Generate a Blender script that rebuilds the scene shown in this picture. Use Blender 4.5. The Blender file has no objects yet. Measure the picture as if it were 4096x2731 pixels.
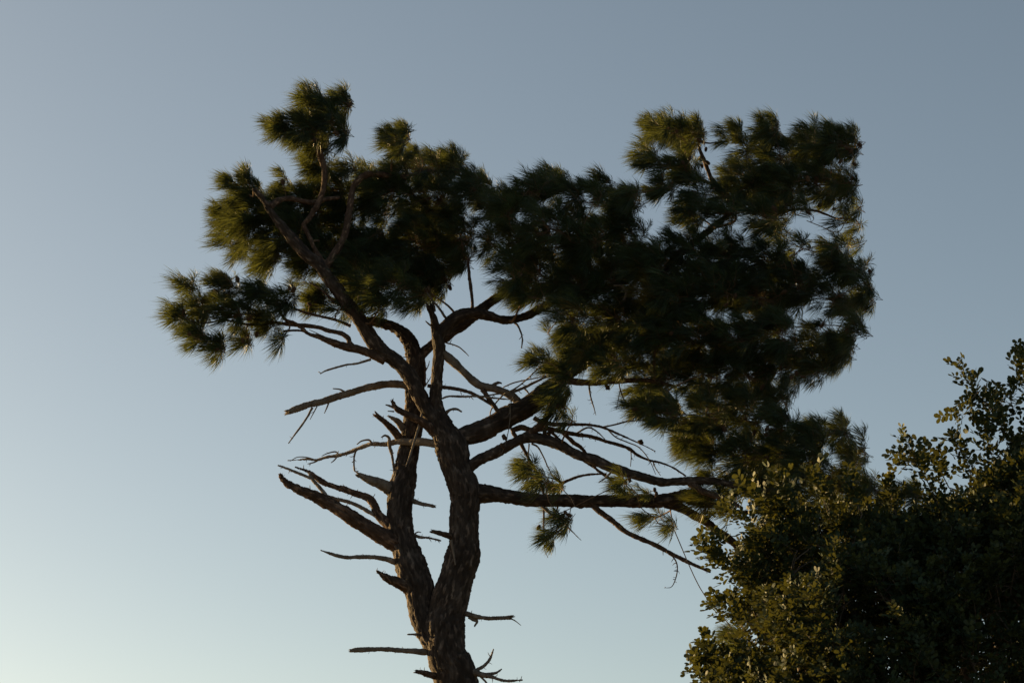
import bpy, math, random
import numpy as np
from mathutils import Vector, Matrix
rng = np.random.default_rng(7); random.seed(7)
SC = bpy.context.scene; COL = SC.collection

# ------------------------------------------------------------------ camera, sky, sun, exposure
PITCH, LENS, CAMZ = 16.0, 80.0, 1.6
cam = bpy.data.objects.new('camera', bpy.data.cameras.new('camera')); COL.objects.link(cam)
cam.location = (0, 0, CAMZ); cam.rotation_euler = (math.radians(90 + PITCH), 0, 0)
cam.data.lens = LENS; cam.data.sensor_width = 36; cam.data.clip_end = 6000; SC.camera = cam
SUN_AZ, SUN_EL = -55.0, 11.0                 # degrees from +Y (minus = left), above the horizon
w = bpy.data.worlds.new('World'); SC.world = w; w.use_nodes = True
wn = w.node_tree; bg = wn.nodes['Background']
sky = wn.nodes.new('ShaderNodeTexSky'); sky.sky_type = 'NISHITA'; sky.sun_disc = False
sky.sun_elevation = math.radians(SUN_EL); sky.sun_rotation = math.radians(SUN_AZ)
sky.air_density, sky.dust_density, sky.ozone_density = 0.7, 1.0, 1.0
tint = wn.nodes.new('ShaderNodeMixRGB'); tint.blend_type = 'MULTIPLY'; tint.inputs[0].default_value = 1
tint.inputs[2].default_value = (1.0, 0.925, 0.74, 1)
hs = wn.nodes.new('ShaderNodeHueSaturation'); hs.inputs['Saturation'].default_value = 0.84
tint2 = wn.nodes.new('ShaderNodeMixRGB'); tint2.blend_type = 'MULTIPLY'; tint2.inputs[0].default_value = 1
tint2.inputs[2].default_value = (0.965, 0.965, 0.995, 1)
wn.links.new(sky.outputs[0], tint.inputs[1]); wn.links.new(tint.outputs[0], hs.inputs['Color'])
wn.links.new(hs.outputs[0], tint2.inputs[1]); wn.links.new(tint2.outputs[0], bg.inputs[0])
bg.inputs[1].default_value = 0.060
sd = bpy.data.lights.new('sun', 'SUN'); sd.energy = 5.0; sd.angle = math.radians(0.5); sd.color = (1.0, 0.65, 0.26)
sun = bpy.data.objects.new('sun', sd); COL.objects.link(sun)
_a, _e = math.radians(SUN_AZ), math.radians(SUN_EL)
SUNV = Vector((math.sin(_a) * math.cos(_e), math.cos(_a) * math.cos(_e), math.sin(_e)))
sun.rotation_euler = SUNV.to_track_quat('Z', 'Y').to_euler(); sun.location = (-12, 10, 20)
vs = SC.view_settings; vs.view_transform = 'Standard'; vs.look = 'None'; vs.gamma = 1; vs.exposure = 1.5
vs.use_curve_mapping = False

# ------------------------------------------------------------------ helpers
SRCW, SRCH = 4096, 2731
F = LENS / 36 * SRCW
_p = math.radians(PITCH)
FWD = np.array([0, math.cos(_p), math.sin(_p)]); UP = np.array([0, -math.sin(_p), math.cos(_p)]); RT = np.array([1., 0, 0])
CAMP = np.array([0, 0, CAMZ])
PINE_Y, CAROB_Y = 26.0, 22.0
def P(sx, sy, Y):                              # photo pixel + distance -> point
    d = RT * ((sx - SRCW / 2) / F) + FWD + UP * ((SRCH / 2 - sy) / F)
    return CAMP + d * (Y / d[1])
def proj(p):
    q = np.asarray(p) - CAMP; z = q @ FWD
    return np.stack([SRCW / 2 + F * (q @ RT) / z, SRCH / 2 - F * (q @ UP) / z], -1)
def mpp(Y): return Y / math.cos(_p) / F        # metres per photo pixel
ZONES = {'A': (1000, 1500, 1529 / 1200), 'B': (600, 280, 2045 / 1200), 'C': (600, 1000, 2265 / 1300), 'D': (1700, 1050, 2.091),
         'E': (2400, 400, 1.96), 'F': (2400, 1100, 1.96), 'G': (1800, 1600, 1.96), 'H': (2700, 1350, 1585 / 1396), 'W': (0, 0, 2352 / 4096)}
def zpt(z, x, y): ox, oy, s = ZONES[z]; return ox + x / s, oy + y / s

def make_mesh(name, V, faces=None, tris=None, smooth=True):
    me = bpy.data.meshes.new(name); V = np.asarray(V, np.float32)
    me.vertices.add(len(V)); me.vertices.foreach_set('co', V.ravel())
    idx = []; starts = []; tot = []; n = 0
    for arr in (faces, tris):
        if arr is None or len(arr) == 0: continue
        arr = np.asarray(arr, np.int32); k = arr.shape[1]
        idx.append(arr.ravel()); starts.append(n + np.arange(len(arr)) * k); tot.append(np.full(len(arr), k)); n += arr.size
    idx = np.concatenate(idx); starts = np.concatenate(starts)
    me.loops.add(len(idx)); me.loops.foreach_set('vertex_index', idx.astype(np.int32))
    me.polygons.add(len(starts)); me.polygons.foreach_set('loop_start', starts.astype(np.int32))
    me.polygons.foreach_set('use_smooth', np.full(len(starts), smooth))
    me.update(calc_edges=True); me.validate()
    return me
def link(name, me, mat=None, parent=None):
    o = bpy.data.objects.new(name, me); COL.objects.link(o)
    if mat and not me.materials: me.materials.append(mat)
    if parent: o.parent = parent
    return o
def unit(v): v = np.asarray(v, float); return v / (np.linalg.norm(v, axis=-1, keepdims=True) + 1e-12)

def _hash(i):
    n = (i[..., 0] * 374761393 + i[..., 1] * 668265263 + i[..., 2] * 2147483647 + 1013904223) & 0xffffffff
    n = ((n ^ (n >> 13)) * 1274126177) & 0xffffffff
    n = ((n ^ (n >> 16)) * 2246822519) & 0xffffffff
    return (n ^ (n >> 15)) & 0xffffff
def vnoise(p):
    p = np.asarray(p); i = np.floor(p).astype(np.int64); f = p - i; f = f * f * (3 - 2 * f); r = 0
    for dx in (0, 1):
        for dy in (0, 1):
            for dz in (0, 1):
                h = _hash(i + np.array([dx, dy, dz])) / 0xffffff
                r = r + h * (f[..., 0] if dx else 1 - f[..., 0]) * (f[..., 1] if dy else 1 - f[..., 1]) * (f[..., 2] if dz else 1 - f[..., 2])
    return r * 2 - 1
def worley_edge(p):
    i = np.floor(p).astype(np.int64); d1 = np.full(len(p), 9.); d2 = np.full(len(p), 9.); cid = np.zeros(len(p))
    for dx in (-1, 0, 1):
        for dy in (-1, 0, 1):
            for dz in (-1, 0, 1):
                c = i + np.array([dx, dy, dz]); h = _hash(c)
                q = c + np.stack([(h & 255) / 255., ((h >> 8) & 255) / 255., ((h >> 16) & 255) / 255.], -1)
                d = np.linalg.norm(p - q, axis=1); m = d < d1
                d2 = np.where(m, d1, np.minimum(d2, d)); cid = np.where(m, (h & 1023) / 1023., cid); d1 = np.where(m, d, d1)
    return d2 - d1, cid

# ------------------------------------------------------------------ materials
def new_mat(name):
    m = bpy.data.materials.new(name); m.use_nodes = True; nt = m.node_tree
    return m, nt, nt.nodes['Principled BSDF'], nt.nodes['Material Output']
def ramp(nt, fac, stops):
    r = nt.nodes.new('ShaderNodeValToRGB'); e = r.color_ramp.elements
    while len(e) < len(stops): e.new(0.5)
    for k, (p, c) in enumerate(stops): e[k].position = p; e[k].color = (*c, 1)
    nt.links.new(fac, r.inputs[0]); return r
def noise_tex(nt, scale, detail=4, rough=0.55, stretch=None):
    t = nt.nodes.new('ShaderNodeTexNoise'); t.inputs['Scale'].default_value = scale
    t.inputs['Detail'].default_value = detail; t.inputs['Roughness'].default_value = rough
    tc = nt.nodes.new('ShaderNodeTexCoord'); src = tc.outputs['Object']
    if stretch:
        mp = nt.nodes.new('ShaderNodeMapping'); mp.inputs['Scale'].default_value = stretch
        nt.links.new(src, mp.inputs[0]); src = mp.outputs[0]
    nt.links.new(src, t.inputs['Vector']); return t
def bark_mat(name, a, b, c, scale=9, rough=0.9, plates=False):
    m, nt, bs, out = new_mat(name)
    t = noise_tex(nt, scale, 6, 0.65, (1, 1, 0.45)); r = ramp(nt, t.outputs[0], [(0.30, a), (0.52, b), (0.74, c)])
    if plates:                                 # every bark plate weathers to its own tone
        an = nt.nodes.new('ShaderNodeAttribute'); an.attribute_name = 'plate'
        r2 = ramp(nt, an.outputs['Fac'], [(0.0, (0.55, 0.50, 0.47)), (0.55, (0.85, 0.80, 0.78)), (0.78, (1.15, 1.1, 1.08)), (1.0, (2.6, 2.45, 2.35))])
        mm = nt.nodes.new('ShaderNodeMixRGB'); mm.blend_type = 'MULTIPLY'; mm.inputs[0].default_value = 1
        nt.links.new(r.outputs[0], mm.inputs[1]); nt.links.new(r2.outputs[0], mm.inputs[2]); r = mm
    nt.links.new(r.outputs[0], bs.inputs['Base Color']); bs.inputs['Roughness'].default_value = rough
    bs.inputs['Specular IOR Level'].default_value = 0.25
    t2 = noise_tex(nt, scale * 9, 5, 0.7, (1, 1, 0.3)); bp = nt.nodes.new('ShaderNodeBump'); bp.inputs['Strength'].default_value = 0.6
    bp.inputs['Distance'].default_value = 0.006; nt.links.new(t2.outputs[0], bp.inputs['Height']); nt.links.new(bp.outputs[0], bs.inputs['Normal'])
    return m
BARK = bark_mat('pine_bark', (0.026, 0.020, 0.017), (0.045, 0.036, 0.030), (0.095, 0.083, 0.074), plates=True)
LIMB = bark_mat('pine_limb_bark', (0.044, 0.029, 0.021), (0.072, 0.049, 0.036), (0.12, 0.09, 0.07), 14, plates=True)
DEAD = bark_mat('dead_wood', (0.075, 0.062, 0.052), (0.135, 0.112, 0.092), (0.25, 0.215, 0.18), 11)
TWIG = bark_mat('twig_bark', (0.07, 0.048, 0.034), (0.13, 0.085, 0.055), (0.20, 0.14, 0.09), 30)
CONEM = bark_mat('cone_scales', (0.045, 0.030, 0.020), (0.085, 0.055, 0.035), (0.15, 0.10, 0.065), 60)
CBARK = bark_mat('carob_bark', (0.07, 0.058, 0.048), (0.12, 0.098, 0.08), (0.19, 0.16, 0.13), 12)

def leaf_mat(name, dark, mid, light, trans, tfac, rough, spec, nscale, tone=False):
    m, nt, bs, out = new_mat(name)
    t = noise_tex(nt, nscale, 3, 0.6); g = nt.nodes.new('ShaderNodeNewGeometry')
    ad = nt.nodes.new('ShaderNodeMath'); ad.operation = 'MULTIPLY_ADD'; ad.inputs[1].default_value = 0.45
    nt.links.new(g.outputs['Random Per Island'], ad.inputs[0])
    mu = nt.nodes.new('ShaderNodeMath'); mu.operation = 'MULTIPLY'; mu.inputs[1].default_value = 0.55
    nt.links.new(t.outputs[0], mu.inputs[0]); nt.links.new(mu.outputs[0], ad.inputs[2])
    r = ramp(nt, ad.outputs[0], [(0.25, dark), (0.5, mid), (0.78, light)])
    if tone:                                   # every shoot has its own tone; a few are browned, two clumps painted as sunlit
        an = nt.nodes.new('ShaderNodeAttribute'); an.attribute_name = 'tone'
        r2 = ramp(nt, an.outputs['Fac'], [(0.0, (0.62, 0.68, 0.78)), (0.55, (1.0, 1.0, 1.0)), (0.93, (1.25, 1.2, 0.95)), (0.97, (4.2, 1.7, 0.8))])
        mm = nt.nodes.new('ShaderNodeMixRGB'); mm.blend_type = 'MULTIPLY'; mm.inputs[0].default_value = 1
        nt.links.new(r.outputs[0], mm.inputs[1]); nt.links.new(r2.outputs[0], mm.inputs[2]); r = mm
    nt.links.new(r.outputs[0], bs.inputs['Base Color']); bs.inputs['Roughness'].default_value = rough
    bs.inputs['Specular IOR Level'].default_value = spec
    tr = nt.nodes.new('ShaderNodeBsdfTranslucent')
    tm = nt.nodes.new('ShaderNodeMixRGB'); tm.blend_type = 'MIX'; tm.inputs[0].default_value = 0.75; tm.inputs[2].default_value = (*trans, 1)
    nt.links.new(r.outputs[0], tm.inputs[1]); nt.links.new(tm.outputs[0], tr.inputs[0])
    mx = nt.nodes.new('ShaderNodeMixShader'); mx.inputs[0].default_value = tfac
    nt.links.new(bs.outputs[0], mx.inputs[1]); nt.links.new(tr.outputs[0], mx.inputs[2]); nt.links.new(mx.outputs[0], out.inputs[0])
    return m
NEEDLE = leaf_mat('pine_needles', (0.011, 0.028, 0.018), (0.018, 0.040, 0.021), (0.033, 0.058, 0.023), (0.145, 0.155, 0.024), 0.30, 0.5, 0.35, 2.2, tone=True)
CLEAF = leaf_mat('carob_leaves', (0.012, 0.025, 0.013), (0.018, 0.036, 0.017), (0.031, 0.050, 0.021), (0.13, 0.125, 0.018), 0.20, 0.62, 0.24, 2.5)

# ------------------------------------------------------------------ ground
gm, nt, bs, _ = new_mat('dry_grass_ground')
t = noise_tex(nt, 0.35, 8, 0.65); r = ramp(nt, t.outputs[0], [(0.3, (0.07, 0.065, 0.03)), (0.55, (0.16, 0.13, 0.07)), (0.75, (0.24, 0.19, 0.11))])
nt.links.new(r.outputs[0], bs.inputs['Base Color']); bs.inputs['Roughness'].default_value = 0.95
N = 161
u = np.linspace(-1, 1, N); gx = np.sign(u) * np.abs(u) ** 3.2 * 2500 ; GX, GY = np.meshgrid(gx, gx + 0)
rad = np.hypot(GX, GY - 20)
GZ = np.clip((rad - 35) / 60, 0, 1) * (vnoise(np.stack([GX / 45, GY / 45, GX * 0], -1)) * 0.9)
I = np.arange(N * N).reshape(N, N)
gq = np.stack([I[:-1, :-1], I[:-1, 1:], I[1:, 1:], I[1:, :-1]], -1).reshape(-1, 4)
g = link('ground', make_mesh('ground', np.stack([GX, GY + 20, GZ], -1).reshape(-1, 3), gq), gm); g['kind'] = 'structure'

# ------------------------------------------------------------------ tubes
def catmull(pts, step_fn):
    P4 = np.asarray(pts, float); P4 = np.vstack([2 * P4[0] - P4[1], P4, 2 * P4[-1] - P4[-2]]); out = []
    for k in range(1, len(P4) - 2):
        a, b, c, d = P4[k - 1], P4[k], P4[k + 1], P4[k + 2]
        L = np.linalg.norm(c[:3] - b[:3]); n = max(1, int(round(L / step_fn(max(1e-4, min(b[3], c[3]))))))
        t = (np.arange(n) / n)[:, None]
        q = 0.5 * ((2 * b) + (c - a) * t + (2 * a - 5 * b + 4 * c - d) * t ** 2 + (3 * b - a - 3 * c + d) * t ** 3)
        q[:, 3] = (b[3] + (c[3] - b[3]) * t[:, 0]); out.append(q)
    out.append(P4[-2][None]); return np.vstack(out)
def frames(C):
    T = unit(np.gradient(C, axis=0)); N0 = np.cross(T[0], [0, 1., 0.1]); 
    if np.linalg.norm(N0) < 0.1: N0 = np.cross(T[0], [1., 0, 0])
    Ns = [unit(N0)]
    for k in range(1, len(C)):
        n = Ns[-1] - T[k] * (Ns[-1] @ T[k]); Ns.append(unit(n))
    Ns = np.array(Ns); return T, Ns, np.cross(T, Ns)
def tube(ctrl, rough=True, broken=False, res=0.012, seed=0, detail=1.0):
    """ctrl: (n,4) points with radius -> verts, quads, tris and the resampled centre line"""
    rmax = max(c[3] for c in ctrl)
    C4 = catmull(ctrl, lambda r: max(0.010, min(0.030, r * 0.45)) / detail if rough else max(0.07, r * 1.5))
    C, R = C4[:, :3].copy(), C4[:, 3].copy()
    s = np.concatenate([[0], np.cumsum(np.linalg.norm(np.diff(C, axis=0), axis=1))])
    if rough:                                  # limbs are never perfectly smooth curves
        for ax in range(3):
            C[:, ax] += R * 0.12 * vnoise(np.stack([s / max(0.05, min(rmax, 0.2) * 2.2), np.full_like(s, 7.3 * ax + seed), s * 0], -1)) * np.clip(s / 0.1, 0, 1)
        R = R * (1 + 0.09 * vnoise(np.stack([s / max(0.03, min(rmax, 0.2) * 1.3), np.full_like(s, seed + 91.), s * 0], -1)))
    sides = int(np.clip(2 * math.pi * rmax / res, 5, 120)) if rough else (3 if rmax < 0.0055 else 5)
    T, A, B = frames(C); th = np.arange(sides) / sides * 2 * math.pi
    ring = A[:, None] * np.cos(th)[None, :, None] + B[:, None] * np.sin(th)[None, :, None]
    rad = np.repeat(R[:, None], sides, 1); plate = np.full(rad.size, 0.5)
    if rough and rmax > 0.012:
        loc = np.stack([R[:, None] * np.cos(th), R[:, None] * np.sin(th), np.repeat(s[:, None], sides, 1)], -1).reshape(-1, 3) + seed * 3.1
        amp = min(0.020, rmax * 0.12)
        cell = np.clip(rmax * 0.26, 0.010, 0.030)
        q = loc / np.array([cell, cell, cell * 2.2]) + 0.35 * vnoise(loc / cell * 0.6)[:, None]
        e, cid = worley_edge(q)
        disp = amp * (np.clip(e / 0.35, 0, 1) ** 0.6 - 0.7 + 0.7 * (cid - 0.5)) + amp * 0.5 * vnoise(loc * np.array([1, 1, 0.5]) / (cell * 0.35)) + min(rmax, 0.2) * 0.07 * vnoise(loc / (min(rmax, 0.2) * 1.4))
        rad = rad + disp.reshape(rad.shape); plate = cid
    V = C[:, None] + ring * rad[..., None]
    n = len(C)
    if broken:
        for k in (1, 2):
            if n > 4: V[-k] += T[-k] * (rng.uniform(-1.6, 1.6, (sides, 1)) * R[-k] / k)
    V = V.reshape(-1, 3); I = np.arange(n * sides).reshape(n, sides); J = np.roll(I, -1, 1)
    quads = np.stack([I[:-1], J[:-1], J[1:], I[1:]], -1).reshape(-1, 4)
    caps = []
    for row, cen, flip in ((I[0], C[0], True), (I[-1], C[-1] + T[-1] * R[-1] * (-0.4 if broken else 0.8), False)):
        ci = len(V); V = np.vstack([V, cen[None]]); nx = np.roll(row, -1)
        tr = np.stack([nx, row, np.full(sides, ci)] if flip else [row, nx, np.full(sides, ci)], -1); caps.append(tr)
    global PLATE; PLATE = np.concatenate([plate, [0.5, 0.5]])
    return V, quads, np.vstack(caps), np.column_stack([C, R])
class Bag:
    def __init__(s): s.V = []; s.Q = []; s.T = []; s.n = 0
    def add(s, V, Q=None, T=None):
        s.V.append(V)
        if Q is not None and len(Q): s.Q.append(np.asarray(Q) + s.n)
        if T is not None and len(T): s.T.append(np.asarray(T) + s.n)
        s.n += len(V)
    def mesh(s, name, off, smooth=True):
        return make_mesh(name, np.vstack(s.V) - off, np.vstack(s.Q) if s.Q else None, np.vstack(s.T) if s.T else None, smooth)
def spur_add(bag, line, n, lo=0.012, hi=0.05):
    for _ in range(n):
        k = rng.integers(int(len(line) * 0.08), len(line)); c, r = line[k, :3], line[k, 3]
        t = unit(line[min(k + 1, len(line) - 1), :3] - line[max(k - 1, 0), :3])
        d = unit(np.cross(t, rng.normal(size=3))) * rng.uniform(0.7, 1.2) + t * rng.uniform(0.1, 0.9)
        L = rng.uniform(lo, hi); rr = min(0.006, max(0.0022, L * 0.09)); m = c + unit(d) * (r + L * 0.6) + rng.normal(size=3) * L * 0.08
        e = c + unit(d + [0, 0, rng.uniform(-.2, .3)]) * (r + L)
        V, Q, T, _l = tube([(*c, rr * 1.4), (*m, rr), (*e, rr * 0.5)], rough=False); bag.add(V, Q, T)

# ------------------------------------------------------------------ the pine
base0 = P(*zpt('A', 1043, 1568), PINE_Y)
PBASE = np.array([base0[0] + 0.12, PINE_Y, 0.0])
pine = bpy.data.objects.new('pine_tree', None); COL.objects.link(pine); pine.location = PBASE
pine['label'] = 'tall leaning pine with forked trunk, bare dead branches and windswept needle crown'; pine['category'] = 'tree'
NODES = []      # (x,y,z,r,live) of every limb so far
BR = []
def depth_at(sx, sy):
    A = np.vstack(NODES); pr = proj(A[:, :3]); d = np.hypot(pr[:, 0] - sx, pr[:, 1] - sy) - A[:, 3] / mpp(26) * 0.8
    return A[np.argmin(d), 1]
def br(z, pts, d=0.0, d0=None, name='branch', live=False, mat=None, broken=False, spurs=0, parent=None, pre=None, label=None, res=0.012):
    pix = [zpt(z, x, y) for x, y, *_ in pts]; wid = [p[2] / ZONES[z][2] for p in pts]
    Y0 = (depth_at(*pix[0]) if NODES else PINE_Y) if d0 is None else PINE_Y + d0
    cum = np.concatenate([[0], np.cumsum([math.dist(pix[k], pix[k + 1]) for k in range(len(pix) - 1)])]); cum /= cum[-1]
    ctrl = [(*P(px, py, Y0 + d * c), max(0.0018, 0.5 * ww * mpp(Y0 + d * c))) for (px, py), ww, c in zip(pix, wid, cum)]
    if pre: ctrl = pre + ctrl
    V, Q, T, line = tube(ctrl, broken=broken, seed=len(BR) * 1.37, res=res)
    bag = Bag(); bag.add(V, Q, T); pl = PLATE
    if spurs: spur_add(bag, line, spurs)
    o = link(name, bag.mesh(name, PBASE), mat or LIMB, parent or pine)
    at = o.data.attributes.new('plate', 'FLOAT', 'POINT'); buf = np.full(len(o.data.vertices), 0.5, np.float32); buf[:len(pl)] = pl; at.data.foreach_set('value', buf)
    if label: o['label'] = label
    NODES.append(np.column_stack([line[::2], np.full(len(line[::2]), float(live))])); BR.append(o); return o

# two stems
trunk = br('A', [(1043, 1568, 236), (1000, 1440, 205), (990, 1360, 190), (992, 1280, 178), (1010, 1200, 172), (1037, 1100, 166), (1070, 1000, 160), (1097, 900, 156), (1102, 800, 160),
    (1092, 700, 156), (1088, 600, 160), (1068, 520, 152), (1048, 440, 150), (1025, 350, 150), (985, 270, 120), (955, 200, 100)], d=0.0, d0=0, name='trunk', mat=BARK,
    pre=[(PBASE[0], PINE_Y, -0.25, 0.46), (PBASE[0], PINE_Y, 0.1, 0.40), (PBASE[0] + 0.02, PINE_Y, 0.9, 0.335), (PBASE[0] + 0.05, PINE_Y, 2.4, 0.31), (PBASE[0] - 0.03, PINE_Y, 4.0, 0.285)])
stem = br('A', [(975, 1430, 120), (905, 1300, 120), (870, 1200, 128), (860, 1100, 150), (832, 1000, 150), (803, 900, 138), (774, 800, 126), (762, 700, 126), (768, 600, 132), (788, 500, 118), (804, 400, 106),
    (821, 300, 95), (833, 200, 92), (837, 100, 88), (842, 0, 86), (845, -60, 82), (838, -110, 76), (820, -160, 72), (792, -200, 68), (750, -235, 58), (700, -255, 50), (630, -270, 42), (560, -275, 34)], d=0.75, name='trunk',
    mat=BARK, live=False)
stem['label'] = 'thinner left stem of the forked trunk, curving left at its top'
# upper limbs of the main stem
bigleft = br('C', [(2010, 1200, 120), (1935, 1110, 112), (1865, 980, 100), (1800, 865, 104), (1700, 765, 100), (1600, 690, 104), (1525, 590, 96), (1450, 460, 100), (1370, 370, 96), (1290, 260, 90), (1225, 160, 88),
    (1170, 90, 82), (1080, 20, 80), (1010, -60, 82), (930, -150, 70), (880, -210, 60), (830, -280, 46), (790, -350, 36), (720, -420, 26)], d=-0.45, live=True, mat=BARK, res=0.010)
centre = br('C', [(2020, 1200, 120), (1996, 1080, 92), (1990, 980, 76), (2000, 880, 73), (2010, 780, 76), (2018, 690, 84), (2004, 600, 76), (1985, 500, 56), (1966, 440, 44), (1955, 392, 54)], d=-0.15, mat=BARK, broken=True, res=0.010)
arch = br('D', [(95, 650, 80), (130, 600, 92), (195, 520, 112), (290, 450, 108), (400, 420, 86), (480, 430, 80), (560, 455, 74), (640, 476, 70), (730, 475, 66), (830, 455, 66), (910, 412, 68), (980, 365, 72),
    (1040, 340, 66), (1150, 290, 58), (1290, 240, 48), (1420, 150, 40)], d=0.5, live=True, mat=BARK)
arch2 = br('C', [(1862, 800, 80), (1900, 725, 66), (1970, 662, 66), (2060, 600, 84), (2150, 530, 84), (2230, 475, 78), (2300, 420, 72), (2380, 360, 62), (2480, 290, 50), (2560, 180, 40)], d=0.35, live=True, mat=BARK)
mid = br('B', [(1180, 1370, 70), (1215, 1320, 54), (1285, 1210, 50), (1333, 1100, 46), (1355, 980, 45), (1373, 850, 43), (1390, 790, 42), (1440, 738, 42), (1500, 710, 42), (1590, 714, 38), (1720, 730, 30), (1850, 690, 22)], d=0.25, live=True)
thin = br('B', [(1205, 1370, 60), (1150, 1270, 36), (1100, 1170, 30), (1060, 1085, 30), (1048, 1052, 36), (1085, 1010, 36), (1130, 940, 38), (1165, 870, 40), (1185, 790, 36), (1187, 680, 40), (1168, 600, 46), (1155, 540, 46),
    (1180, 440, 32), (1160, 330, 24), (1150, 200, 16)], d=-0.1, live=True)
br('B', [(815, 935, 54), (880, 890, 42), (960, 877, 36), (1050, 897, 36), (1125, 902, 36), (1200, 880, 30), (1290, 870, 22)], d=0.35, live=True)
# right limbs
right = br('D', [(120, 1520, 190), (300, 1475, 152), (500, 1390, 176), (700, 1290, 168), (850, 1210, 160), (950, 1130, 156), (1030, 1060, 146), (1110, 1000, 122), (1230, 900, 108), (1400, 780, 96), (1560, 640, 88), (1750, 480, 80),
    (1900, 330, 76), (1950, 200, 72), (2010, 60, 66), (2160, -100, 62), (2290, -200, 58), (2420, -300, 46), (2560, -420, 34)], d=0.5, live=True, mat=BARK)
br('D', [(1150, 960, 70), (1240, 995, 58), (1400, 1002, 50), (1560, 995, 46), (1720, 985, 42), (1900, 990, 36), (2100, 1040, 28)], d=-0.7, live=True)
second = br('G', [(60, 580, 90), (150, 520, 98), (220, 472, 84), (330, 420, 80), (450, 362, 76), (560, 305, 78), (640, 290, 84), (750, 312, 84), (860, 352, 80), (960, 408, 76), (1080, 450, 76), (1200, 500, 76), (1300, 540, 76),
    (1400, 570, 70), (1500, 600, 66), (1650, 640, 62), (1800, 640, 64), (1950, 632, 62), (2100, 640, 52), (2250, 672, 44), (2400, 710, 34), (2600, 690, 26)], d=-0.7, live=True, mat=BARK)
br('G', [(600, 290, 60), (660, 240, 58), (720, 180, 50), (765, 120, 46), (800, 20, 40), (840, -120, 30)], d=-0.3, live=True)
br('G', [(1880, 650, 55), (2000, 720, 50), (2150, 770, 36), (2290, 845, 26)], d=-0.2, live=True)
low = br('G', [(120, 735, 150), (230, 725, 138), (330, 730, 120), (450, 755, 114), (580, 772, 106), (720, 780, 100), (900, 786, 96), (1060, 792, 96), (1250, 792, 90), (1450, 790, 90), (1600, 790, 96), (1720, 772, 96), (1850, 742, 98),
    (1950, 770, 84), (2050, 808, 62), (2150, 846, 46), (2300, 880, 34), (2500, 860, 26)], d=0.7, live=True, mat=BARK)
br('G', [(1660, 790, 80), (1780, 832, 70), (1900, 890, 66), (2020, 962, 62), (2100, 1030, 60), (2200, 1100, 60), (2300, 1180, 54), (2420, 1290, 40), (2560, 1500, 30)], d=0.9, live=True, mat=BARK)
br('G', [(1070, 790, 60), (1110, 810, 50), (1170, 870, 46), (1280, 950, 42), (1380, 1030, 38), (1480, 1080, 38), (1620, 1140, 32), (1750, 1210, 30), (1860, 1265, 28), (1960, 1310, 25), (2040, 1345, 16)], d=-0.3, spurs=16)
br('G', [(1735, 1210, 12), (1770, 1260, 11), (1782, 1320, 10), (1768, 1400, 9), (1735, 1462, 6), (1680, 1470, 3)], name='twig', spurs=10)
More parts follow.
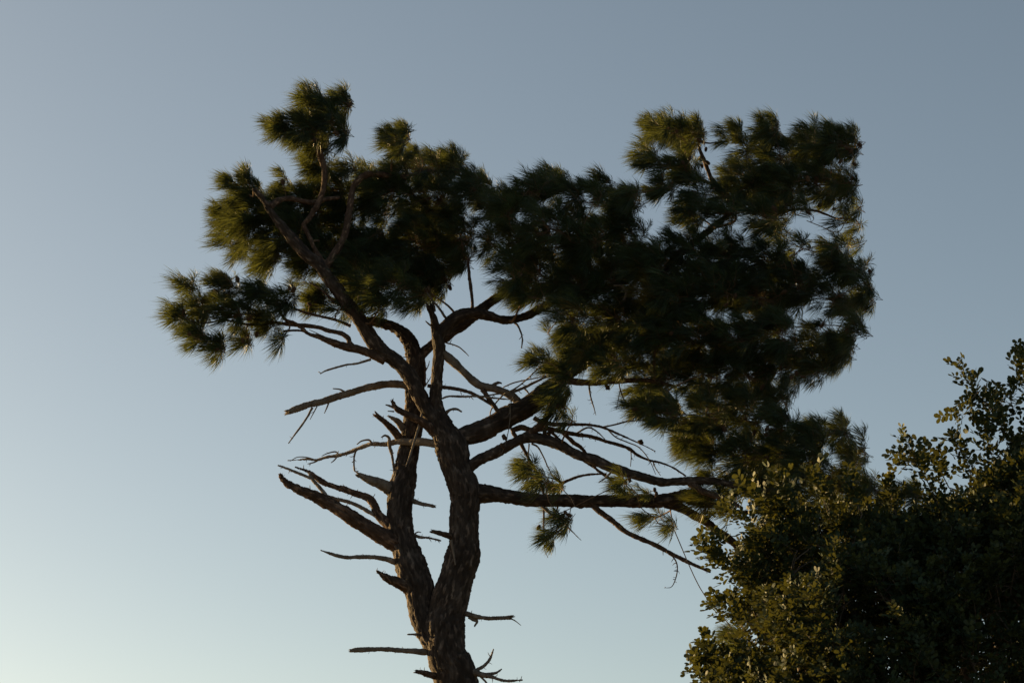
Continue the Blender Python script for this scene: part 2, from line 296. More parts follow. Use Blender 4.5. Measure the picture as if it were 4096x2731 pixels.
# thin bare branches in the middle
g1 = [('G', [(480, 240, 40), (560, 215, 46), (640, 235, 40), (760, 225, 36), (870, 245, 36), (990, 270, 32), (1100, 285, 28), (1250, 330, 26), (1390, 372, 26), (1470, 430, 22), (1560, 470, 18), (1650, 490, 16), (1750, 530, 14), (1850, 595, 11)], 0.4, 22),
 ('G', [(660, 140, 36), (740, 180, 38), (860, 190, 30), (990, 190, 25), (1100, 195, 22), (1200, 215, 20), (1310, 260, 16), (1400, 300, 13), (1500, 345, 10), (1610, 400, 6)], -0.3, 18),
 ('G', [(1195, 212, 14), (1300, 190, 14), (1400, 165, 13), (1540, 158, 9)], 0.1, 8),
 ('G', [(870, 240, 34), (960, 325, 34), (1040, 385, 28), (1130, 520, 22), (1200, 582, 19), (1300, 655, 12)], 0.5, 8),
 ('G', [(740, 190, 26), (810, 262, 25), (880, 330, 20), (1000, 440, 19), (1100, 510, 17), (1240, 600, 14), (1330, 670, 9)], 0.7, 8),
 ('G', [(490, 250, 34), (560, 350, 30), (620, 460, 25), (680, 580, 22), (730, 710, 19), (735, 830, 16), (735, 1000, 12), (740, 1160, 6), (768, 1235, 3)], 0.45, 8),
 ('G', [(715, 825, 24), (800, 900, 20), (880, 950, 15), (960, 1030, 10), (1028, 1098, 4)], -0.2, 6),
 ('G', [(800, 705, 26), (880, 650, 24), (960, 615, 22), (1070, 585, 19), (1225, 576, 12)], -0.25, 6),
 ('G', [(640, 340, 16), (690, 370, 14), (740, 460, 12), (770, 530, 10), (820, 620, 6)], 0.3, 6),
 ('G', [(620, 340, 12), (610, 480, 12), (612, 600, 10), (590, 712, 7)], 0.3, 6),
 ('G', [(990, 262, 16), (1080, 215, 14), (1150, 245, 12), (1215, 305, 7)], 0.1, 6),
 ('G', [(1230, 225, 12), (1300, 290, 11), (1390, 330, 10), (1480, 370, 9), (1560, 465, 8), (1612, 580, 5)], 0.1, 8),
 ('G', [(1415, 375, 9), (1420, 440, 8), (1415, 520, 6)], 0.0, 3),
 ('G', [(1590, 470, 9), (1610, 530, 8), (1650, 590, 5)], 0.0, 3),
 ('G', [(1220, 500, 18), (1265, 515, 22), (1265, 560, 20), (1215, 610, 14), (1165, 645, 7)], -0.2, 3),
 ('D', [(20, 1030, 30), (140, 1040, 32), (280, 1060, 32), (400, 1095, 28), (480, 1140, 26), (560, 1190, 26), (610, 1245, 28)], 0.1, 10),
 ('D', [(480, 1060, 40), (550, 1160, 36), (640, 1275, 40)], 0.0, 2),
 ('D', [(135, 1140, 16), (200, 1118, 18), (320, 1120, 18), (450, 1118, 18), (600, 1135, 14), (735, 1147, 8)], -0.3, 12),
 ('D', [(460, 1122, 12), (590, 1100, 14), (730, 1080, 26), (820, 1050, 24), (920, 1000, 22), (1010, 955, 16)], 0.2, 6),
 ('D', [(540, 1300, 9), (560, 1220, 12), (650, 1112, 14), (760, 1050, 14), (870, 960, 12), (965, 865, 9)], -0.3, 8),
 ('D', [(655, 1042, 10), (760, 1000, 12), (930, 965, 10), (1030, 940, 8)], 0.2, 6),
 ('D', [(755, 1060, 10), (738, 1120, 9), (715, 1190, 9), (710, 1320, 9), (680, 1490, 7), (640, 1600, 4)], -0.3, 8),
 ('D', [(830, 1050, 18), (862, 1085, 13), (892, 1132, 6)], 0.0, 1),
 ('D', [(730, 490, 24), (772, 522, 18), (800, 580, 15), (815, 640, 14), (808, 714, 11)], -0.1, 4),
 ('D', [(170, 668, 14), (270, 700, 12), (330, 745, 11), (366, 782, 5)], -0.1, 4),
 ('D', [(1370, 1000, 18), (1378, 1080, 15), (1392, 1150, 13), (1412, 1210, 10), (1429, 1274, 5)], 0.0, 6),
 ('D', [(1570, 820, 8), (1600, 900, 10), (1632, 1060, 12), (1662, 1140, 10), (1690, 1202, 7)], 0.0, 6),
 ('D', [(1632, 1065, 8), (1615, 1150, 7), (1600, 1226, 5)], 0.0, 2),
 ('D', [(395, 385, 30), (397, 330, 26), (388, 250, 28), (378, 170, 30), (368, 80, 26), (360, -40, 18)], 0.1, 3),
 ('D', [(192, 490, 24), (150, 430, 22), (110, 370, 20), (60, 315, 18), (10, 240, 12)], 0.1, 4),
 ('D', [(50, 530, 14), (28, 510, 16), (6, 490, 10)], -0.1, 0),
 ('C', [(1900, 745, 28), (1912, 830, 26), (1915, 940, 18)], -0.1, 4),
 ('C', [(1915, 855, 8), (1938, 810, 7), (1948, 772, 4)], -0.1, 3),
 ('C', [(1915, 950, 12), (1942, 910, 8), (1958, 882, 4)], -0.1, 2),
 ('C', [(1725, 764, 7), (1760, 748, 7), (1810, 746, 6)], 0.1, 0),
 ('A', [(880, 180, 12), (862, 260, 14), (840, 330, 12), (815, 410, 11), (795, 465, 5)], -0.25, 4),
 ('A', [(1000, 192, 20), (1022, 176, 15), (1052, 173, 13), (1078, 186, 10)], -0.1, 1)]
for z, pts, dd, sp in g1: br(z, pts, d=dd, name='twig' if pts[0][2] < 15 else 'dead_branch', mat=DEAD if pts[0][2] < 26 else LIMB, spurs=sp)
fat = br('D', [(120, 740, 84), (180, 785, 72), (260, 850, 70), (350, 940, 66), (450, 1020, 64), (560, 1052, 62), (650, 1075, 62), (720, 1112, 62), (790, 1172, 64), (830, 1220, 60)], d=0.25, mat=DEAD, name='dead_branch', label='stout bare bough sloping down to the right limb')
br('D', [(555, 1045, 40), (590, 1015, 30), (615, 1002, 22), (640, 1008, 12)], d=0.0, name='stub', mat=DEAD, parent=fat, broken=True)
# dead branches on the left
d1 = br('A', [(770, 865, 110), (740, 850, 96), (650, 802, 76), (560, 752, 70), (480, 702, 66), (400, 652, 62), (320, 610, 54), (250, 585, 46), (200, 560, 38), (168, 530, 28), (155, 508, 16)], d=-0.35, name='dead_branch', spurs=22, broken=True, label='thick dead branch sloping up to the left')
d2 = br('A', [(725, 780, 60), (700, 752, 56), (655, 710, 46), (630, 655, 40), (590, 620, 36), (500, 590, 30), (430, 566, 28), (370, 545, 28), (325, 512, 27), (295, 490, 18), (230, 468, 6)], d=0.15, name='dead_branch', spurs=18)
br('A', [(640, 715, 22), (560, 670, 19), (500, 645, 18), (420, 625, 18), (318, 592, 10)], d=0.1, name='twig', mat=DEAD, spurs=10, parent=d2)
br('A', [(405, 645, 26), (370, 590, 20), (325, 540, 18), (303, 503, 12)], d=0.1, name='twig', mat=DEAD, spurs=3, parent=d1)
br('A', [(310, 525, 16), (230, 492, 14), (180, 472, 12), (143, 460, 8)], d=0.1, name='twig', mat=DEAD, spurs=6, parent=d1)
br('A', [(755, 960, 34), (735, 950, 30), (690, 936, 25), (600, 925, 19), (500, 928, 18), (440, 918, 18), (360, 891, 6)], d=-0.3, name='dead_branch', mat=DEAD, spurs=9)
br('A', [(830, 1095, 80), (800, 1080, 66), (745, 1056, 50), (700, 1035, 36), (645, 996, 7)], d=-0.3, name='dead_branch', spurs=7)
br('A', [(920, 1408, 36), (890, 1408, 34), (800, 1403, 25), (660, 1395, 22), (560, 1398, 25), (510, 1403, 17)], d=-0.2, name='dead_branch', mat=DEAD, spurs=9, broken=True)
br('A', [(880, 1322, 16), (855, 1320, 14), (803, 1320, 7)], d=-0.1, name='stub', mat=DEAD, spurs=2)
br('A', [(985, 1540, 42), (960, 1535, 36), (900, 1520, 30), (845, 1509, 16)], d=-0.35, name='dead_branch', spurs=4, broken=True)
d8 = br('A', [(850, 85, 60), (820, 64, 46), (770, 46, 40), (700, 48, 38), (600, 65, 35), (500, 95, 34), (400, 125, 33), (300, 150, 33), (250, 168, 31), (186, 191, 24)], d=-0.4, name='dead_branch', mat=DEAD, spurs=7, broken=True, label='long bare arching branch with a splintered end')
br('A', [(318, 165, 13), (285, 225, 11), (238, 290, 10), (196, 347, 5)], d=0.0, name='twig', mat=DEAD, spurs=4, parent=d8)
br('A', [(402, 138, 9), (392, 165, 8), (379, 194, 4)], name='twig', mat=DEAD, parent=d8)
br('A', [(342, 158, 6), (325, 190, 6), (306, 226, 3)], name='twig', mat=DEAD, spurs=3, parent=d8)
br('A', [(480, 84, 12), (455, 72, 8), (422, 69, 5)], name='twig', mat=DEAD, parent=d8)
d9 = br('A', [(960, 310, 56), (930, 282, 50), (880, 240, 42), (830, 214, 35), (780, 190, 30), (745, 168, 26), (724, 130, 16)], d=-0.3, name='dead_branch', spurs=4, broken=True)
br('A', [(745, 172, 14), (720, 160, 12), (692, 151, 7)], name='twig', mat=DEAD, parent=d9)
br('A', [(735, 185, 9), (702, 183, 5)], name='twig', mat=DEAD, parent=d9)
br('A', [(800, 345, 50), (770, 326, 44), (740, 290, 38), (700, 250, 30), (640, 201, 22)], d=-0.3, name='dead_branch', spurs=3, broken=True)
br('A', [(800, 280, 44), (780, 268, 40), (755, 238, 28), (705, 208, 10)], d=-0.15, name='dead_branch', mat=DEAD, broken=True)
d12 = br('A', [(965, 352, 40), (930, 347, 42), (870, 341, 42), (750, 340, 30), (690, 352, 23), (620, 352, 21), (560, 370, 20), (500, 395, 17), (450, 408, 16), (390, 418, 14), (340, 432, 12), (290, 428, 9), (192, 434, 4)], d=1.3, name='dead_branch', mat=DEAD, spurs=16, label='pale bare crooked branch reaching left from behind the left stem')
br('A', [(350, 432, 9), (325, 444, 8), (293, 452, 4)], name='twig', mat=DEAD, spurs=3, parent=d12)
br('A', [(330, 430, 7), (285, 418, 6), (240, 418, 5), (205, 438, 3)], name='twig', mat=DEAD, spurs=3, parent=d12)
br('A', [(622, 348, 10), (605, 330, 10), (570, 335, 8), (545, 352, 5)], name='twig', mat=DEAD, parent=d12)
br('A', [(540, 382, 10), (530, 425, 9), (533, 485, 9), (552, 490, 5)], name='twig', mat=DEAD, spurs=8, parent=d12)
br('A', [(455, 405, 8), (435, 390, 8), (395, 398, 6), (365, 412, 3)], name='twig', mat=DEAD, spurs=5, parent=d12)
br('A', [(450, 408, 8), (430, 432, 7), (413, 446, 4)], name='twig', mat=DEAD, parent=d12)
br('A', [(738, 520, 10), (730, 450, 12), (722, 400, 16), (712, 365, 20), (708, 322, 17), (690, 308, 12), (668, 317, 4)], d=-0.1, name='dead_branch', mat=DEAD, spurs=8)
br('A', [(735, 590, 80), (705, 575, 62), (660, 552, 48), (610, 532, 40), (575, 515, 28), (545, 503, 14)], d=-0.2, name='stub', mat=DEAD, broken=True)
br('A', [(815, 635, 28), (835, 641, 25), (870, 655, 21), (910, 662, 18), (942, 668, 13)], d=-0.2, name='dead_branch', mat=DEAD, spurs=5, broken=True)
br('A', [(815, 812, 22), (840, 816, 18), (870, 826, 14), (910, 828, 12), (972, 843, 9)], d=-0.2, name='dead_branch', mat=DEAD, spurs=5)
br('A', [(842, 805, 8), (858, 798, 6), (872, 801, 4)], d=-0.05, name='twig', mat=DEAD)
br('A', [(1060, 835, 34), (1025, 824, 30), (985, 811, 26), (924, 794, 18)], d=-0.3, name='stub', broken=True)
br('A', [(1025, 840, 14), (1032, 880, 12), (1040, 920, 10), (1046, 965, 6)], d=-0.02, d0=-0.2, name='twig', mat=DEAD)
d18 = br('A', [(1070, 1200, 36), (1095, 1210, 30), (1140, 1225, 25), (1200, 1236, 20), (1270, 1237, 18), (1335, 1234, 22)], d=-0.2, name='dead_branch', mat=DEAD, spurs=6, broken=True)
br('A', [(1325, 1238, 8), (1350, 1250, 6), (1381, 1274, 3)], name='twig', mat=DEAD, parent=d18)
br('A', [(1115, 1230, 20), (1140, 1244, 20), (1158, 1254, 14), (1145, 1278, 8)], name='twig', mat=DEAD, parent=d18, broken=True)
d19 = br('A', [(1060, 1500, 40), (1110, 1506, 40), (1170, 1522, 32), (1230, 1536, 19), (1300, 1556, 14), (1388, 1552, 8)], d=-0.35, name='dead_branch', mat=DEAD, spurs=8)
br('A', [(1140, 1508, 22), (1190, 1482, 16), (1225, 1440, 13), (1241, 1394, 5)], name='twig', mat=DEAD, spurs=6, parent=d19)
br('A', [(1185, 1525, 18), (1250, 1516, 14), (1283, 1496, 6)], name='twig', mat=DEAD, parent=d19)
br('A', [(1170, 1530, 12), (1200, 1560, 10), (1225, 1600, 6)], name='twig', mat=DEAD, parent=d19)
br('A', [(1100, 1500, 12), (1080, 1520, 9), (1060, 1530, 5)], name='twig', mat=DEAD, parent=d19)
# left spray
e2 = br('C', [(1640, 770, 66), (1540, 722, 60), (1440, 690, 60), (1350, 670, 58), (1270, 640, 48), (1190, 610, 36), (1110, 585, 24), (1060, 545, 24), (1010, 510, 25), (950, 490, 24), (905, 430, 18), (850, 330, 12)], d=-0.4, live=True)
br('C', [(1430, 690, 40), (1392, 650, 36), (1380, 615, 36), (1330, 580, 32), (1250, 562, 32), (1180, 540, 30), (1080, 525, 28), (980, 520, 26), (850, 505, 22), (700, 520, 18), (520, 490, 14), (360, 510, 10), (220, 470, 7)], d=-0.1, live=True)
br('C', [(1400, 530, 24), (1300, 490, 21), (1200, 465, 20), (1100, 440, 19), (1000, 405, 17), (900, 350, 13), (820, 380, 9)], d=-0.2, live=True, name='dead_branch', spurs=8)
br('C', [(1290, 680, 8), (1200, 600, 8), (1110, 555, 5)], d=-0.1, name='twig', mat=DEAD, spurs=3)
br('C', [(1285, 370, 22), (1250, 330, 18), (1190, 275, 13), (1108, 224, 8)], d=-0.15, name='dead_branch', spurs=2)
br('C', [(1540, 762, 19), (1440, 790, 16), (1370, 800, 15), (1240, 835, 14), (1187, 861, 6)], d=-0.1, name='dead_branch', mat=DEAD, spurs=8)
br('C', [(930, 565, 18), (1030, 560, 16), (1100, 575, 14)], d=0.0, name='twig')
br('E', [(1345, 790, 30), (1430, 825, 28), (1550, 800, 24), (1650, 780, 20), (1800, 740, 12)], d0=0.5, d=-0.1, live=True)
br('E', [(1340, 850, 30), (1430, 872, 28), (1560, 855, 24), (1700, 872, 20), (1850, 930, 14)], d0=0.4, d=-0.1, live=True)
br('E', [(920, 700, 44), (860, 590, 36), (820, 480, 30), (780, 380, 26), (770, 250, 20), (720, 130, 12)], d0=0.6, d=-0.2, live=True)
br('E', [(900, 660, 30), (820, 640, 26), (730, 610, 20), (600, 560, 14)], d0=0.6, d=-0.3, live=True)
br('F', [(150, 225, 26), (190, 190, 26), (205, 130, 24), (170, 85, 20), (110, 85, 14)], d0=-0.55, d=-0.1, name='dead_branch', mat=DEAD)
br('F', [(470, 245, 30), (540, 280, 26), (600, 330, 22), (640, 400, 14)], d0=-0.4, d=-0.1, name='branch')

# ------------------------------------------------------------------ foliage blobs of the pine (whole-photo coordinates, px of 2352)
BLOBS = '''745 265 44 44;782 292 24 38;640 470 48 48;830 560 55 55;770 590 48 42;850 440 46 46;700 530 48 48;880 590 48 48;960 620 46 40;600 600 28 20
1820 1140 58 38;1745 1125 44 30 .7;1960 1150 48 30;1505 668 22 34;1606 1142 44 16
715 232 46 36;785 228 30 42;690 292 52 36;730 325 36 36;638 287 36 26;725 378 46 28;800 380 24 26;650 402 22 18 .5
558 425 56 42;520 500 50 50;580 490 66 58;540 552 48 34;620 575 50 38;650 520 55 50;690 460 64 56;720 570 58 50;760 430 58 58;690 600 30 26;780 510 60 55
905 318 42 34;925 298 18 26;960 380 64 48;1035 375 45 42;900 425 66 50;1000 450 92 56;1080 420 36 50;860 520 40 50 .6;950 550 92 66;1050 530 60 58;900 640 50 46;945 672 46 36;1010 625 44 40;845 650 40 44;800 620 56 50;730 672 30 32;870 690 35 30;1060 590 30 36 .7
1150 475 36 40;1118 470 34 44;1112 545 24 36 .6;1200 432 46 38;1245 408 34 38;1300 440 46 38;1352 450 38 36;1180 540 46 54;1250 520 66 56;1330 540 66 56;1160 620 38 50;1230 625 64 56;1320 640 74 66;1425 462 48 40;1442 440 22 26;1420 530 66 56;1400 640 76 66;1480 590 56 56;1190 670 40 26 .7
1520 290 50 38;1580 305 40 46;1500 372 42 28;1560 385 46 40;1512 422 38 24;1590 435 38 38;1570 478 36 28 .8;1490 282 24 22
1700 340 38 36;1760 290 36 42;1780 360 58 50;1842 322 48 46;1900 322 50 46;1950 330 22 46;1700 412 56 48;1790 422 66 48;1880 402 58 48;1940 412 28 46;1660 482 52 38;1740 490 56 38;1840 500 46 34 .3;1930 500 36 34 .35;1905 560 52 26 .4;1830 565 46 28 .4;1645 440 30 30;1960 470 16 22 .6
1560 572 74 46;1660 572 74 54;1760 582 56 48;1520 660 74 54;1620 660 84 56;1720 670 84 56;1820 640 74 46;1900 602 34 34;1950 612 40 36;1972 645 32 38;1900 680 52 36 .7;1940 690 36 30 .6
1300 722 56 46;1400 722 74 56;1480 762 74 56;1580 762 84 56;1680 772 84 56;1780 752 64 46;1870 742 50 36 .5;1955 752 40 34;1900 802 46 36;1860 842 46 36;1820 800 50 40 .8;1930 790 30 34
1245 760 30 40 .35;1232 822 32 22;1330 790 56 46;1400 822 64 40;1500 852 74 46;1600 852 74 56;1700 852 74 46;1780 832 46 46;1280 862 34 54;1272 922 38 32;1300 960 20 20 .4
1462 930 34 28;1520 940 56 44;1610 942 64 54;1700 942 56 56;1780 902 44 36 .8;1782 962 46 36 .8;1612 1032 54 46;1700 1032 64 46;1562 1000 36 26;1642 1085 54 26 .7;1782 1032 54 46;1862 992 44 44;1922 982 26 34;1852 1062 64 46;1942 1052 30 40;1625 1140 46 18;1690 1120 40 24 .5;1762 1102 54 36;1902 1112 54 36;1982 1112 34 30
1200 1066 34 34 .55;1242 1102 38 36 .45;1272 1110 24 18 .6;1288 1190 28 24 .55;1255 1222 18 38 .6;1262 1175 20 25 .4;1452 1130 40 22 .45;1490 1182 38 22 .5;1532 1202 20 18 .5;1420 1100 24 18 .6
1752 1150 40 30 .6;2042 1132 34 34;2090 1130 30 30;1682 1462 24 38;1700 1500 24 30
428 652 30 22;520 652 44 32;590 662 38 28;640 692 28 22;404 717 30 28;460 702 42 34;540 712 54 32;610 732 38 30;452 762 38 32;498 792 26 32;560 777 18 24;640 770 18 16 .8;664 668 9 34 1.3;720 692 32 26 .8;770 700 26 24 .6;690 640 8 10'''
blobs = []
for row in BLOBS.replace('\n', ';').split(';'):
    v = [float(k) for k in row.split()]; blobs.append((v + [1.0])[:5])
KW = 4096 / 2352
def crown_depth(x, y):                    # half thickness of the crown in metres, from its width in the photo
    return 0.40 if x < 480 else 0.55 if x < 800 else 0.8 if x < 1150 else (1.15 if y > 430 else 0.85)
allN = np.vstack(NODES); live = allN[allN[:, 4] > 0.5][:, :4]
attach = [live]
twig_bag = Bag()
tufts = []       # base, axis dir, length, needle count, front score
order = sorted(blobs, key=lambda b: np.min(np.hypot(*(proj(live[:, :3]) - np.array([b[0] * KW, b[1] * KW])).T)))
def wood(a, b, ra, rb, sag=0.12, rough=False, store=None, bag=None):
    m = (a + b) / 2; L = np.linalg.norm(b - a); m = m + rng.normal(size=3) * L * 0.10 + np.array([0, 0, -sag * L * 0.5])
    m1 = a * 0.7 + m * 0.5 - b * 0.2 if False else (a * 0.62 + b * 0.38) + (m - (a + b) / 2) * 0.8 + rng.normal(size=3) * L * 0.04
    V, Q, T, line = tube([(*a, ra), (*m1, ra * 0.75 + rb * 0.25), (*(m * 0.4 + b * 0.6), ra * 0.3 + rb * 0.7), (*b, rb)], rough=rough, seed=rng.uniform(0, 99))
    (bag or twig_bag).add(V, Q, T)
    return line
HOLES = [(1520, 480, 42, 30), (1850, 522, 42, 16), (862, 508, 16, 26), (1085, 655, 34, 44), (1240, 705, 26, 22), (1243, 775, 22, 40), (1800, 880, 26, 20), (1868, 735, 22, 14), (1640, 420, 18, 22), (1420, 890, 60, 24), (1890, 470, 14, 18), (1100, 560, 14, 18), (830, 455, 12, 16), (1760, 545, 16, 12), (1840, 660, 12, 12), (1560, 520, 14, 10)]
WIND = np.array([-0.50, -0.05, 0.0])
for (x, y, rx, ry, dens) in order:
    th = crown_depth(x, y); sub = 1 if th < 0.7 else 2
    for layer in range(sub):
        dz = rng.uniform(-0.5, 0.5) * th if sub == 1 else (layer - 0.5) * 1.15 * th + rng.uniform(-0.3, 0.3) * th
        A = np.vstack(attach)
        pr = proj(A[:, :3]); d2 = np.hypot(pr[:, 0] - x * KW, pr[:, 1] - y * KW) * mpp(26)
        if sub == 1: dz += A[np.argmin(d2), 1] - PINE_Y
        if x < 1130 and 345 < y < 640: dz += 0.58
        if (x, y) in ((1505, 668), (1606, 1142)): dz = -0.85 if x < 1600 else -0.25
        inner = sum(abs(o[0] - x) < 130 and abs(o[1] - y) < 110 for o in blobs) >= 8
        jx, jy = (rng.uniform(-38, 38), rng.uniform(-48, 48)) if inner and layer == 1 else (0, 0)
        c = P((x + jx + (13 if x > 1130 else 7)) * KW, (y + jy + 7) * KW, PINE_Y + dz); erx, ery = max(6, rx - 13) * KW * mpp(26), max(6, ry - 13) * KW * mpp(26)
        ery *= 1.25 if inner else 1.0
        erd = max(0.12, min(0.45, 0.9 * max(erx, ery)))
        dd = np.linalg.norm(A[:, :3] - c, axis=1) + np.clip(A[:, 2] - c[2], 0, 9) * 0.35
        k = np.argmin(dd); src = A[k, :3]; L = np.linalg.norm(src - c)
        nodes = []
        if L > 0.06:
            r0 = min(A[k, 3] * 0.7, 0.009 + 0.012 * L); line = wood(src, c, max(0.006, r0), 0.005, rough=False); attach.append(line); nodes.append(line[len(line) // 2:])
        nodes.append(np.array([[*c, 0.005]])); nodes = np.vstack(nodes)
        n = max(2, int(round(dens * math.pi * rx * ry / (192 if x > 1130 else 180) / sub * (1.25 if sub == 2 else 1.0))))
        for _ in range(n):
            q = unit(rng.normal(size=3)); rr = rng.uniform(0.25, 1.0) ** 0.6
            off = q * rr * np.array([erx, erd, ery]); pos = c + off; hx, hy = proj(pos) / KW
            if rng.random() < 0.92 and any(((hx - a) / ra) ** 2 + ((hy - b_) / rb) ** 2 < 1 for a, b_, ra, rb in HOLES): continue
            dirn = unit(0.55 * q * rr + np.array([0, 0, 0.38]) + WIND * 1.0 + rng.normal(size=3) * 0.30 + (np.array([0, 0, -0.55]) if (y > 1040 and x < 1560) or (q[2] < -0.35 and rr > 0.55) else 0))
            Ls = rng.uniform(0.08, 0.28); b0 = pos - dirn * Ls * 0.5
            kk = np.argmin(np.linalg.norm(nodes[:, :3] - b0, axis=1)); s0 = nodes[kk, :3]
            wood(s0, b0, 0.0042, 0.0030, sag=0.3)
            tufts.append((b0, dirn, Ls, int(rng.uniform(45, 100))))

def tuft_geo(b0, ax, Ls, n):
    """needles of one shoot: thin three-segment blades, swept by the wind and drooping"""
    t = rng.uniform(0.05, 1.0, n) ** 0.8; org = b0 + ax * (t * Ls)[:, None]
    ref = unit(np.cross(ax, [0.3, 0.9, 0.2])); bi = np.cross(ax, ref); ph = rng.uniform(0, 2 * math.pi, n)
    rad = ref * np.cos(ph)[:, None] + bi * np.sin(ph)[:, None]
    al = np.radians(np.clip(rng.normal(34, 11, n) - 22 * (t - 0.5), 6, 80))
    d = ax * np.cos(al)[:, None] + rad * np.sin(al)[:, None]
    Ln = rng.uniform(0.13, 0.215, n)[:, None] * rng.uniform(0.75, 1.15); bend = np.array([-0.55, 0.0, -0.26]) + rng.normal(size=3) * 0.12 + rng.normal(size=(n, 3)) * 0.06
    p0 = org; p1 = org + Ln * (0.45 * d + 0.14 * bend); p2 = org + Ln * (0.93 * d + 0.62 * bend)
    wv = unit(np.cross(d, rng.normal(size=(n, 3)))) * rng.uniform(0.0024, 0.0040, n)[:, None]
    V = np.stack([p0, p1 - wv, p1 + wv, p2], 1).reshape(-1, 3)
    k = np.arange(n) * 4
    Tt = np.concatenate([np.stack([k, k + 1, k + 2], -1), np.stack([k + 1, k + 3, k + 2], -1)])
    return V, Tt
# the 300 tufts that show largest: nearest to the camera in every part of the crown
pos = np.array([t[0] for t in tufts]); pp = proj(pos) / KW
cellk = [(int(a // 52), int(b // 52)) for a, b in pp]; best = {}
for k in np.argsort(pos[:, 1]):
    if 0 < pp[k, 0] < 2352 and 0 < pp[k, 1] < 1568: best.setdefault(cellk[k], []).append(k)
pick = []; rank = 0
while len(pick) < 300 and rank < 6:
    for c_ in sorted(best):
        if rank < len(best[c_]) and len(pick) < 300: pick.append(best[c_][rank])
    rank += 1
pickset = set(pick)
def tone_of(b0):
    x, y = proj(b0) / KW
    if math.hypot(x - 1505, (y - 668) * 0.6) < 20 or math.hypot((x - 1605) * 0.4, y - 1142) < 16: return 1.0  # two clumps: orange in the needle colour stands in for sunlight
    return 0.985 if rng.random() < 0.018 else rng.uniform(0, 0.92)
def set_tone(o, vals):
    at = o.data.attributes.new('tone', 'FLOAT', 'POINT'); at.data.foreach_set('value', np.asarray(vals, np.float32))
crown_bag = Bag(); tuft_objs = []; ctone = []; ttone = []
for k, (b0, ax, Ls, n) in enumerate(tufts):
    V, T = tuft_geo(b0, ax, Ls, n)
    tip = b0 + ax * Ls * 1.06
    if k in pickset:
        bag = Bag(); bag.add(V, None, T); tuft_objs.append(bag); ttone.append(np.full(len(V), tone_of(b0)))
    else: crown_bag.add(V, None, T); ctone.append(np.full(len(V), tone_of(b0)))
    Vt, Qt, Tt, _ = tube([(*b0, 0.0034), (*(b0 + ax * Ls * 0.5), 0.0034), (*tip, 0.0016)], rough=False); twig_bag.add(Vt, Qt, Tt)
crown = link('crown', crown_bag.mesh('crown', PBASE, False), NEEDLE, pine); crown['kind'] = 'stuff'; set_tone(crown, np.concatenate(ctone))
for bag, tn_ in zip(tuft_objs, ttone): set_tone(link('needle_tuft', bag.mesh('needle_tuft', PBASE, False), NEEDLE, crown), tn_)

# cones: an egg of overlapping scales, shared mesh
def cone_mesh():
    bag = Bag(); core = []
    for s in np.linspace(0, 1, 7): core.append((0, 0, 0.08 * s - 0.04, 0.001 + 0.021 * math.sin(math.pi * min(1, 0.12 + s * 0.84)) ** 0.8))
    V, Q, T, _ = tube(core, rough=False); bag.add(V, Q, T)
    for k in range(64):
        s = (k + 0.5) / 64; a = k * 2.39996; z = 0.078 * s - 0.038; r = 0.004 + 0.022 * math.sin(math.pi * (0.12 + s * 0.82)) ** 0.8
        o = np.array([math.cos(a), math.sin(a), 0]); tn = np.array([-math.sin(a), math.cos(a), 0]); c = o * r * 0.8 + [0, 0, z]; h = 0.009
        q = np.array([c - tn * 0.006, c + tn * 0.006, c + o * 0.007 + [0, 0, h] + tn * 0.006, c + o * 0.010 + [0, 0, h * 1.1], c + o * 0.007 + [0, 0, h] - tn * 0.006, c + [0, 0, h * 1.3]])
        bag.add(q, None, np.array([[0, 1, 3], [1, 2, 3], [0, 3, 4], [2, 5, 3], [3, 5, 4], [1, 5, 2], [0, 4, 5]]))
    return bag.mesh('cone', np.zeros(3), False)
CM = cone_mesh()
CONES = {'B': '1365 235;1268 430;1120 475;885 812;905 762;945 1482;975 1500;600 1430;445 1510;800 1530;1460 1525;1880 1500',
 'C': '458 293;442 330;610 208;825 312;970 268;1000 278;990 228;885 375;1155 360;1110 375;820 370;500 405;410 415;460 395;248 568;275 582;225 548;618 598;646 628;745 585;470 690;232 430;1495 305;2088 258;370 360;690 480;560 380;300 500',
 'D': '205 205;490 90;30 225;1528 1045;1755 1225;660 1455;645 1530;500 1340;1110 1195;1000 1420;1800 1500;560 1300',
 'E': '785 320;830 390;785 455;840 490;800 520;620 428;705 455;650 490;600 250;1975 615;2035 350;1990 500;1695 615;1630 620;1725 820;1835 855;1630 880;1690 650;1365 850;1885 775;1505 760;2115 1340;740 655;1660 1020;1970 400;1940 380;1890 480',
 'F': '60 880;275 1052;318 1308;985 235;1060 160;1440 135;1540 765;1500 805;1590 795;1005 785;975 1205;1210 1235;1310 1200;1305 1245;1320 1470;1310 1425;560 455;1740 395;1935 425;1270 880',
 'G': '1495 330;1450 955;645 870;693 998;752 1140;880 905;935 900;905 880;1410 630;1605 705;1618 735;2150 220;410 355;425 290;745 255;775 260;265 190;270 265;330 140;1908 1210'}
tip_tree = np.vstack([np.array([t[0] for t in tufts]), np.vstack(NODES)[:, :3]]); tp = proj(tip_tree)
